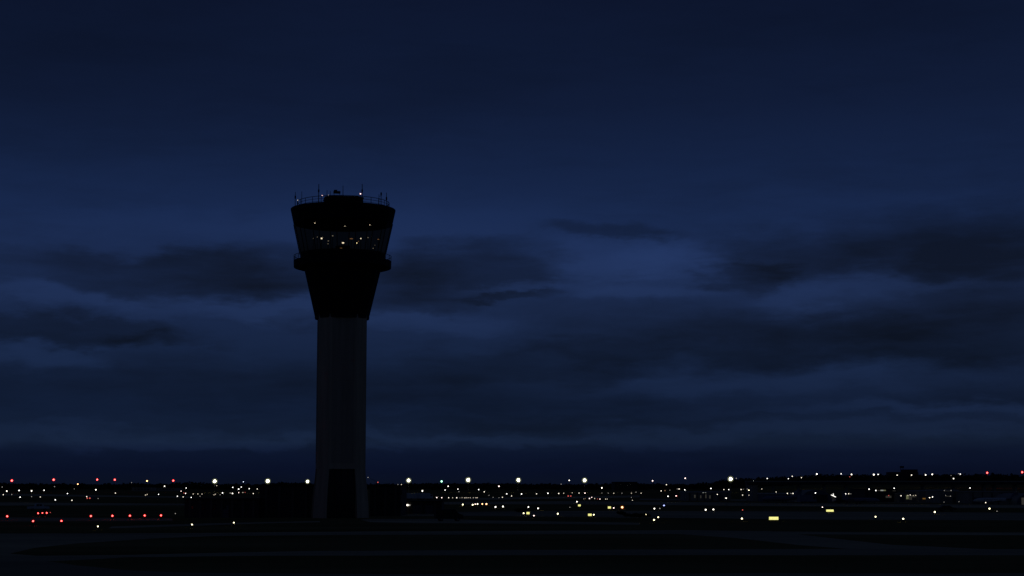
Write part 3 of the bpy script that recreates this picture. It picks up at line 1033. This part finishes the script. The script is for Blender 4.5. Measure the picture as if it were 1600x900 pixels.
# slim boom with a dim lamp, right of the tower foot
bo = empty('barrier_boom', (at(590.5, 757, 420).x, 420, 0))
tag(bo, 'thin raised boom with dim lamps just right of the tower foot', 'boom')
q = at(575, 746, 420) - bo.location
e = at(590.5, 753.6, 420) - bo.location
MB().bar((0, 0, 0), (0, 0, e.z), .09, .07).build('post', M['steel'], bo)
MB().bar(e, q, .05, .03).build('arm', M['steel'], bo)
link('lens', lensm['dr'], bo, e, (.14,) * 3)
link('lens', lensm['dw'], bo, q, (.09,) * 3)

# ------------------------------------------------------------------ lit taxiway signs


def sign(label, px, py, w, h, txt=()):
    ybase = py + h * .5 + 1.6
    g = gnd(px, ybase)
    k = g.y / F
    W, Hh = w * k, h * k
    z0 = at(px, py + h / 2, g.y).z
    o = empty('taxiway_sign', g)
    tag(o, label, 'sign', 'lit yellow taxiway signs')
    MB().box((-W / 2 - .05, 0, z0 - .05), (W / 2 + .05, .25, z0 + Hh + .05)).build('housing', M['black'], o)
    MB().box((-W / 2, -.03, z0), (W / 2, -.004, z0 + Hh)).build('lit_face', M['signyellow'], o)
    for s in (-.35, .35):
        MB().box((W * s - .04, .08, 0), (W * s + .04, .16, z0 - .049)).build('support', M['steel'], o)
    for (fx, fy, fw, fh) in txt:
        MB().box((W * fx - W * fw / 2, -.036, z0 + Hh * fy), (W * fx + W * fw / 2, -.0302, z0 + Hh * (fy + fh))).build('marking', M['steel'], o)
    return o


sign('largest lit yellow taxiway sign on the right field', 1209, 809.9, 14.4, 4.6, [(-.17, .2, .01, .35), (.02, .2, .03, .02)])
sign('lit yellow sign just above and right of the largest sign', 1296.8, 797.9, 11.4, 3.2, [(.06, .25, .012, .4)])
sign('small lit yellow sign beside a white lamp, left of the pink light', 825, 801.8, 4.8, 3.4)
sign('small lit yellow sign left of a white lamp, nearest the middle field', 921.7, 804.4, 5.6, 3.4)
sign('small lit yellow sign left of the orange light', 952.2, 793, 4.6, 3.2)
sign('small lit pale sign above and left of the orange light', 905.3, 789.7, 4.0, 2.8)

# ------------------------------------------------------------------ lights of the field
ORD = ['first', 'second', 'third', 'fourth', 'fifth', 'sixth', 'seventh', 'eighth', 'ninth', 'tenth', 'eleventh', 'twelfth', 'thirteenth', 'fourteenth', 'fifteenth', 'sixteenth',
       'seventeenth', 'eighteenth', 'nineteenth', 'twentieth', 'twenty-first', 'twenty-second', 'twenty-third', 'twenty-fourth', 'twenty-fifth', 'twenty-sixth', 'twenty-seventh', 'twenty-eighth']


def unit(mb_, name, m):
    me = mb_.mesh(name)
    me.materials.append(m)
    return me


u_post = unit(MB().bar((0, 0, 0), (0, 0, 1), .5, .32, 8), 'post', M['steel'])
u_base = unit(MB().lathe([(.5, 0), (.5, .35), (.36, .7), (.25, 1)], 10, cap=True), 'base', M['black'])
u_hood = unit(MB().lathe([(1.15, .0), (1.1, .5), (.7, .95), (.15, 1.15)], 10, cap=True), 'hood', M['black'])
u_arm = unit(MB().box((-.5, -.08, -.08), (.5, .08, .08)), 'crossbar', M['steel'])
SIZE = .265       # lens radius per photographed pixel of glow
GROUPS = {
    # key: (name, category, group phrase, label tail, mode, entries)
    'flood': ('floodlight_mast', 'floodlight', 'big white floodlights along the horizon', 'big glowing white floodlight from the left on the horizon', 'mast', [
        (335.6, 752, 6.6, 'F'), (418.4, 751.7, 6.8, 'F'), (480.5, 752.3, 5.6, 'F'), (638.5, 750.7, 6.6, 'F'), (731.5, 750, 7, 'F'), (810, 750.2, 6.6, 'F'), (913.4, 750.5, 6.6, 'F'), (1141.5, 748.4, 7.2, 'F')]),
    'redmast': ('obstruction_light', 'obstruction light', 'red lights on masts above the left treeline', 'red mast light from the left above the left treeline', 'mast', [
        (18.7, 751, 5, 'r'), (84, 749.6, 4.8, 'r'), (152, 749.4, 4, 'r'), (179.5, 749.6, 4.2, 'r'), (229.8, 751.5, 4.2, 'o'), (270.8, 751, 4.2, 'r')]),
    'redright': ('obstruction_light', 'obstruction light', 'reddish mast lights right of centre', 'reddish mast light from the left, right of the middle horizon', 'mast', [
        (1019.6, 751.2, 3.6, 'p'), (1070.6, 747.3, 4.2, 'p'), (1327.8, 745, 2.7, 'dr'), (1542.3, 738.8, 4.2, 'r'), (1597, 737.8, 4.2, 'r')]),
    'green': ('beacon_light', 'beacon', None, 'single green beacon on the horizon between two big white floodlights', 'mast', [(690, 752.2, 4.2, 'g')]),
    'horizon': ('lamp_post', 'lamp post', 'small lamps standing above the left and middle horizon', 'small pale lamp from the left above the horizon, smaller than the floodlights', 'mast', [
        (121.7, 756.4, 3.3, 'o'), (205.7, 754, 2, 'dw'), (380.3, 752.8, 3, 'c'), (621.8, 757, 2.2, 'dw'), (627.2, 757, 2.5, 'w'), (876.7, 756.5, 2.2, 'dw'), (889.4, 750.6, 3.4, 'w'), (1041.3, 757.4, 2.6, 'w')]),
    'ridge': ('lamp_post', 'lamp post', 'white lamps along the right ridge', 'white lamp from the left along the dark right ridge', 'mast', [
        (1150.4, 747.4, 2.3, 'dw'), (1177.5, 752, 3.5, 'w'), (1198.7, 747.7, 3, 'w'), (1231.7, 748, 3, 'w'), (1237.8, 744.2, 2.7, 'w'), (1252.2, 746.4, 2.6, 'w'), (1259, 754.6, 2.8, 'y'), (1276.2, 740.7, 3.8, 'w'),
        (1314.2, 740.4, 3, 'w'), (1330.4, 741.3, 3.5, 'w'), (1344.3, 753.7, 3.7, 'w'), (1365.2, 741.6, 3.8, 'w'), (1372, 741.3, 3, 'w'), (1401.7, 742.4, 2.9, 'w'), (1424.2, 742.3, 2.9, 'w'), (1446.2, 742, 3.6, 'w'),
        (1456.6, 741.2, 3.5, 'w'), (1486, 743, 1.8, 'dw'), (1489.8, 747.8, 3.5, 'w'), (1497.5, 740, 2, 'dw'), (1500.3, 740.7, 3.2, 'w')]),
    'lup': ('apron_lamp', 'lamp', 'upper row of white lamps at the far left', 'white lamp from the left in the upper row, far left', 'post', [
        (3.5, 761, 2.2, 'dw'), (10.7, 767.3, 3.4, 'w'), (30, 766.3, 3.2, 'w'), (49.4, 767, 3.3, 'w'), (69, 766, 3, 'w'), (85.3, 760.4, 2, 'dw'), (116, 764, 2, 'dw'), (105.5, 771.2, 3.2, 'w'), (149.8, 765.3, 3.5, 'w'), (180.4, 770.4, 2.8, 'w')]),
    'llow': ('apron_lamp', 'lamp', 'lower row of white lamps at the far left', 'white lamp from the left in the lower row, far left', 'post', [
        (5.2, 773, 2.7, 'w'), (18.5, 772.7, 2.4, 'dw'), (31.5, 776.8, 3, 'w'), (49.4, 776, 2.2, 'dw'), (63, 776.5, 2.7, 'w'), (86.5, 781, 3, 'w'), (112.5, 781.7, 2.7, 'w'), (135.6, 776, 2.8, 'w'), (153.3, 779, 2, 'dw')]),
    'cup': ('apron_lamp', 'lamp', 'upper white lamps left of the tower', 'white lamp from the left, upper scatter left of the tower', 'post', [
        (257.2, 759.7, 3.4, 'w'), (290.9, 762.5, 3, 'w'), (283, 767.4, 2.4, 'p'), (338.7, 758.8, 2.5, 'w'), (363.8, 761.5, 3, 'w'), (373, 764.2, 3.2, 'w'), (377, 761, 3.2, 'w'), (389.4, 763.7, 3, 'w'), (402, 764, 2.8, 'w')]),
    'clow': ('apron_lamp', 'lamp', 'lower white lamps left of the tower', 'white lamp from the left, lower scatter left of the tower', 'post', [
        (227.5, 773.5, 2.4, 'w'), (230, 772.6, 2.4, 'w'), (247.8, 772.4, 3, 'w'), (277.2, 775.3, 3, 'w'), (286.2, 776.5, 2.8, 'w'), (287.4, 770.2, 2, 'dr'), (290, 771, 3, 'p'), (298.8, 777.2, 3.1, 'w'), (302, 771.8, 2.3, 'w'), (309.2, 771.8, 2.5, 'w'),
        (315.7, 771.9, 2.2, 'w'), (312.5, 775.4, 2.2, 'dw'), (334.5, 773.2, 2.2, 'w'), (336.5, 772.2, 2.4, 'w'), (344, 773, 1.9, 'dw'), (347.8, 770.2, 3, 'w'), (359.8, 770.4, 2.5, 'dw'), (363.3, 771, 3.3, 'w'), (373, 769.7, 2.6, 'p'), (379.5, 769.5, 2.3, 'w'),
        (383, 769.4, 1.8, 'dr'), (395.8, 771.2, 2.7, 'w')]),
    'rup': ('apron_lamp', 'lamp', 'upper white lamps right of the tower', 'white lamp from the left, upper scatter just right of the tower', 'post', [
        (660, 767, 3.3, 'w'), (695.5, 765.7, 3, 'w'), (700.3, 759.7, 3.4, 'w'), (715.5, 764.2, 3, 'w'), (717, 768.2, 2.2, 'dw'), (748, 765, 3, 'w'), (756.6, 768.5, 2.8, 'w'), (779.6, 759.8, 3.4, 'p'), (764, 774, 1.8, 'dw')]),
    'rrow': ('apron_lamp', 'lamp', 'tight row of lamps right of the tower', 'small lamp from the left in the tight straight row', 'post', [
        (682.5, 777.5, 2.8, 'p'), (690.3, 777.7, 2.3, 'p'), (701, 777.6, 2.6, 'w'), (707.2, 777.8, 2.3, 'w'), (713.7, 777.7, 2.7, 'w'), (718.5, 777.7, 1.9, 'dw'), (722, 777.7, 2.2, 'w'), (726, 777.8, 2.2, 'w'), (728.3, 777.7, 2.2, 'w'), (731.5, 777.7, 2.1, 'w'), (734.8, 777.7, 2.2, 'w'),
        (739.7, 777.8, 2.5, 'w'), (743.6, 777.7, 2.3, 'w'), (745.6, 777.6, 2.3, 'w'), (770.5, 777, 1.8, 'dw'), (779.6, 777.6, 2, 'dw'), (785, 777, 2.6, 'w')]),
    'mrow': ('apron_lamp', 'lamp', 'long spaced row of lamps at mid right', 'white lamp from the left in the long spaced middle row', 'post', [
        (791.9, 771.7, 3, 'w'), (799.3, 775, 2.8, 'w'), (814.9, 771.8, 3, 'w'), (838.3, 771.6, 2.8, 'w'), (856.2, 770.7, 3, 'w'), (873, 771, 2.6, 'w'), (880.8, 770.6, 2.5, 'w'), (894, 770, 2.5, 'w'), (904.7, 770.4, 2.6, 'w'), (914, 770.5, 2.6, 'p'),
        (940.4, 762.4, 3.4, 'w'), (940.4, 770.4, 1.9, 'dw'), (950.4, 770.5, 2.1, 'dw'), (959, 770.7, 2.3, 'w'), (971.8, 770.5, 2, 'dw'), (986.5, 770.5, 2.5, 'w'), (993.7, 769, 2.2, 'dw'), (1001.7, 770.6, 2.5, 'w')]),
    'mlow': ('apron_lamp', 'lamp', 'cluster of small lamps below the long row', 'small lamp from the left in the cluster below the long row', 'post', [
        (912, 779.4, 1.9, 'dw'), (914.3, 779, 2.1, 'do'), (921, 778.8, 2.8, 'p'), (924.6, 777, 2.2, 'p'), (929.2, 778.8, 2.3, 'w'), (933.6, 779.5, 1.9, 'dr'), (937.4, 779.8, 2.5, 'p'), (946.4, 779.8, 2.5, 'w'), (949, 779.8, 2.3, 'w'), (986.5, 777.2, 1.8, 'dw'), (988.2, 781.7, 2.4, 'w')]),
    'shed': ('apron_lamp', 'lamp', 'lamps around the cargo shed', 'lamp from the left around the cargo shed right of centre', 'post', [
        (1033, 767, 2.6, 'w'), (1039, 766.5, 2.4, 'do'), (1046.6, 766, 1.9, 'dw'), (1043.7, 775.4, 3.2, 'w'), (1058.4, 764, 1.8, 'dw'), (1061, 764, 2.7, 'w'), (1070, 765.4, 3, 'w'), (1110.8, 763.3, 3, 'w'), (1120.8, 772.5, 2.8, 'w'), (1131, 765, 2.6, 'w'), (1138.7, 765, 3, 'w'),
        (1134.5, 778.3, 3.3, 'w'), (1157.9, 764.8, 2.8, 'w'), (1161.3, 764.6, 1.7, 'dw'), (1167.6, 764.3, 1.9, 'dw'), (1170, 766, 2.6, 'y'), (1160.2, 773.5, 2.7, 'w'), (1170.2, 773.7, 2.5, 'w'), (1190.2, 764, 2.4, 'w')]),
    'term': ('apron_lamp', 'lamp', 'lamps along the terminal row', 'lamp from the left along the terminal row, far right', 'post', [
        (1212.7, 768.6, 2.6, 'w'), (1230.2, 771, 2.6, 'w'), (1236, 771.1, 2.3, 'dw'), (1239, 771, 2.7, 'w'), (1274, 770.2, 3.2, 'w'), (1321.4, 771.7, 3, 'w'), (1326, 771.5, 2.8, 'w'), (1329.4, 771.6, 1.8, 'dw'), (1357.8, 764.2, 3.1, 'w'), (1368.4, 766.4, 3, 'w'), (1397, 762.8, 3, 'w'),
        (1388.5, 774.4, 2.2, 'dr'), (1407.8, 774.7, 2.6, 'w'), (1418.6, 774.2, 2.4, 'w'), (1422.2, 773.3, 2.6, 'w'), (1427, 774.3, 2.1, 'w'), (1430.7, 774, 2.5, 'w'), (1452.4, 777.6, 3, 'y'), (1457, 776.6, 3.2, 'w'), (1475.5, 766.4, 2.3, 'dw'), (1486, 766.4, 2.5, 'dw'),
        (1477.7, 774, 2.2, 'dw'), (1485, 775.2, 2.2, 'dw'), (1515.5, 762.5, 3.1, 'w'), (1475, 784.5, 2, 'dw'), (1498.3, 783.8, 2.3, 'dw'), (1540, 785.3, 2.7, 'w')]),
    'redgnd': ('stop_bar_light', 'ground light', 'red ground lights on the left taxiway', 'red ground light from the left on the left taxiway', 'ground', [
        (59.5, 802, 3.4, 'r'), (66.3, 801.6, 2.8, 'r'), (73, 801.4, 3.5, 'r'), (78.7, 800.7, 1.8, 'dr'),
        (11.2, 806.6, 4.4, 'r'), (51.7, 814.2, 4.2, 'r'), (96, 814, 4.2, 'r'), (142, 806.3, 4.3, 'r'), (175.6, 806, 4.3, 'r'), (203, 805.8, 4.2, 'r'), (226, 805.5, 4.2, 'r'), (251.5, 805.3, 4.2, 'r')]),
    'lgnd': ('taxiway_light', 'ground light', 'white taxiway lights in the left foreground', 'white ground light from the left in the left foreground', 'ground', [
        (153, 822.5, 3.3, 'y'), (274, 802.4, 2, 'dw'), (300, 819.6, 3.2, 'y'), (365.4, 816.6, 3, 'y')]),
    'mgnd': ('taxiway_light', 'ground light', 'taxiway lights in the middle field', 'taxiway light from the left in the middle field', 'ground', [
        (692.5, 788.4, 2.1, 'dw'), (723, 788.4, 3.2, 'y'), (738.6, 788.7, 3.4, 'y'), (742.5, 787.7, 2.4, 'p'), (746.1, 787.5, 3, 'y'), (753.6, 787.4, 3, 'o'), (760, 787.5, 3.7, 'o'), (774.2, 792.1, 3.4, 'w'), (785.9, 791.5, 3.4, 'w'), (825.6, 792.2, 2.8, 'w'), (840.6, 794.3, 3.1, 'w'),
        (818.2, 802, 3, 'y'), (834.2, 805.7, 2.8, 'p'), (871.5, 802.7, 3.5, 'y'), (890.4, 792.7, 1.8, 'dw'), (901.4, 783.9, 2.7, 'w'), (927.7, 804.2, 3, 'y'), (959, 793.7, 2.5, 'p'), (1009.3, 804.2, 2.6, 'y'), (1022, 812.3, 3.4, 'y'), (1028.5, 808.2, 3, 'y'), (1022.5, 794.7, 3.1, 'w'), (1031, 794.4, 2.2, 'dw')]),
    'orange': ('hazard_light', 'hazard light', None, 'glowing orange hazard light on the middle field', 'ground', [(972.2, 792.6, 4.4, 'o')]),
    'blue': ('taxiway_edge_light', 'ground light', None, 'single blue taxiway edge light right of the orange light', 'ground', [(1037.5, 789.7, 2.9, 'b')]),
    'rgnd': ('taxiway_light', 'ground light', 'taxiway lights in the right field', 'taxiway light from the left in the right field', 'ground', [
        (1102.6, 796.5, 3.4, 'w'), (1114.7, 796, 3.3, 'w'), (1160.2, 796.8, 2.6, 'dr'), (1159.2, 810.3, 3.8, 'y'), (1285, 792.5, 2.4, 'p'), (1368, 807.4, 3.3, 'y'), (1411.3, 810.6, 3.8, 'y'), (1460.6, 800, 3.7, 'y'), (1546, 794.7, 3.7, 'y'), (1557.8, 798.8, 1.9, 'dw')]),
}
for key, (name, cat, grp, tail, mode, ents) in GROUPS.items():
    ents = sorted(ents)
    for i, (px, py, d, k) in enumerate(ents):
        if k == 'w' and mode != 'ground':
            k = 'w' if d >= 3.3 else ('w4' if d >= 3 else 'w2' if d >= 2.6 else 'w3')
        if mode == 'ground':
            h = .55 if k != 'r' else .75
            g = gnd(px, py, h)
            Y, zb = g.y, 0.0
        elif mode == 'post':
            h = 2.0
            Y = min(1500, (CAMZ - h) * F / max(1.0, py - HOR)) * random.uniform(.93, 1.0)
            if key == 'term':
                Y = min(Y, 575)
            if key == 'shed':
                Y = min(Y, 600 if px > 1150 else 690)
            zb = 0.0
        else:
            Y = 1500 + (random.random() * 60 - 30)
            if key in ('ridge', 'redright') and px > 1100:
                Y = 1700
            zb = ground_z(px, Y)
        p = at(px, py, Y)
        r = d * SIZE * Y / F * (1.05 if k == 'r' else 1.25 if k == 'F' else 1.25 if mode == 'ground' else random.uniform(.8, 1.12))
        if k.startswith('d'):
            r *= .95
        H = p.z - zb
        o = empty(name, (p.x, Y, zb))
        tag(o, tail if grp is None else ORD[i] + ' ' + tail, cat, grp)
        o['px'] = px
        if mode == 'ground':
            link('base', u_base, o, (0, 0, 0), (r * 1.5, r * 1.5, max(.08, H - r * .9)))
            link('lens', lensm[k], o, (0, 0, H), (r, r, r * .95))
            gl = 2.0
        else:
            w = max(.12, r * .32)
            link('post', u_post, o, (0, 0, -.2), (w, w, H - r * .8 + .2))
            if mode == 'mast':
                link('crossbar', u_arm, o, (0, .1 + r * .6, H), (r * 2.2, r, r))
            link('hood', u_hood, o, (0, r * .35, H + r * .72), (r * .5, r * .5, r * .4))
            link('lens', lensm[k], o, (0, -r * .5, H), (r, r, r))
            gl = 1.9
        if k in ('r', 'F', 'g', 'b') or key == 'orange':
            link('added_halo', halom[k if key != 'orange' else 'o'], o, (0, 0, H), (r * gl * (1.05 if k == 'F' else 1.08),) * 3)  # added emissive shell standing in for the glow around the lens

# ------------------------------------------------------------------ woods on the horizon, trees on the ridge


def crown(mb_, c, rx, rz, n, leaf, rnd):
    """clumps of small faces spread through an uneven crown"""
    for _ in range(n):
        d = Vector((rnd.gauss(0, 1), rnd.gauss(0, 1), rnd.gauss(0, 1))).normalized() * rnd.random() ** .4
        p = Vector(c) + Vector((d.x * rx, d.y * rx, d.z * rz))
        a = Vector((rnd.gauss(0, 1), rnd.gauss(0, 1), rnd.gauss(0, 1))).normalized()
        b = a.orthogonal().normalized()
        s = leaf * rnd.uniform(.6, 1.3)
        mb_.add([p + a * s, p + b * s, p - a * s * .8, p - b * s], [(0, 1, 2, 3)])


rnd = random.Random(3)
wood = MB()
px = -380.0
while px < 2000:
    Y = rnd.uniform(2300, 2900)
    if px > 1100:
        Y = rnd.uniform(1950, 2300)
    zb = ground_z(px, Y)
    top = 755.5 + 1.8 * noise.noise((px * .012, 2.2, 0)) + rnd.uniform(-1.0, 1.6)
    if px > 1100:
        top = 750 - 8.5 * min(1, (px - 1120) / 170) if px > 1120 else 754.5
        top += 2.2 * noise.noise((px * .02, 5, 0)) + rnd.uniform(-.8, 1.6)
    if 265 < px < 330:
        top -= 2.2 * math.sin((px - 265) / 65 * math.pi)
    if 405 < px < 470:
        top -= 1.5 * math.sin((px - 405) / 65 * math.pi)
    p = at(px, top, Y)
    H = max(3.0, p.z - zb)
    rx = rnd.uniform(3.5, 6.5)
    crown(wood, (p.x, Y, zb + H * .58), rx, H * .44, 60, 1.5, rnd)
    wood.bar((p.x, Y, zb - .5), (p.x, Y, zb + H * .6), .4, .2, 5)
    # undergrowth closes the foot of the wood
    crown(wood, (p.x + rnd.uniform(-3, 3), Y - 4, zb + 1.8), 5.5, 2.8, 26, 1.9, rnd)
    px += rnd.uniform(2.6, 4.6)
tag(wood.build('horizon_woods', M['leaf']), 'dark belt of woods along the whole horizon', 'woods', kind='stuff')

for i, (px, yt, w, lb) in enumerate([(1523, 740.5, 2.2, 'small lone tree on the ridge left of the right red mast light'), (1553, 738.6, 3.6, 'broad tree right of the right red mast light'), (1562, 739.8, 3.0, 'lower tree right of the broad ridge tree'),
                                     (1582, 738.2, 3.4, 'tall tree clump near the right edge of the ridge'), (1478, 740, 4.5, 'wide tree on the ridge right of the stepped building'), (1373, 738.8, 3.5, 'tree at the left end of the stepped ridge building')]):
    Y = 1900
    zb = ground_z(px, Y)
    p = at(px, yt, Y)
    H = p.z - zb
    o = empty('tree', (p.x, Y, zb))
    tag(o, lb, 'tree', 'trees on the ridge')
    t = MB().bar((0, 0, -.3), (0, 0, H * .55), .45, .25, 7)
    for q in range(5):
        a_ = q * 1.3
        t.bar((0, 0, H * .35), (math.cos(a_) * w * .5, math.sin(a_) * w * .5, H * .7), .16, .06, 5)
    t.build('trunk', M['bark'], o)
    cr_ = MB()
    for q in range(7):
        crown(cr_, (rnd.gauss(0, w * .45), rnd.gauss(0, w * .45), H * rnd.uniform(.5, .86)), w * .55, H * .16, 90, .55, rnd)
    cr_.build('crown', M['leaf'], o)

for px, yb, w, h, lb in ((969, 804.5, 1.4, .8, 'small dark shrub on the field below the orange light'), (1000, 808.5, 2.4, .9, 'wide low dark shrub left of the near pair of white ground lights'),
                         (986, 807.2, 1.6, .7, 'low dark shrub left of the wide shrub in the field'), (812, 800.5, 2.0, 1.1, 'dark shrub left of the small sign by the pink light')):
    g = gnd(px, yb)
    o = empty('shrub', g)
    tag(o, lb, 'shrub', 'shrubs on the field')
    st_ = MB()
    for q in range(5):
        st_.bar((0, 0, -.05), (math.cos(q * 1.26) * w * .4, math.sin(q * 1.26) * .4, h * .7), .04, .02, 5)
    st_.build('stem', M['bark'], o)
    cr_ = MB()
    for q in range(6):
        crown(cr_, (rnd.uniform(-w, w) * .6, rnd.gauss(0, .4), h * rnd.uniform(.35, .65)), w * .45, h * .4, 90, .14, rnd)
    cr_.build('crown', M['leaf'], o)
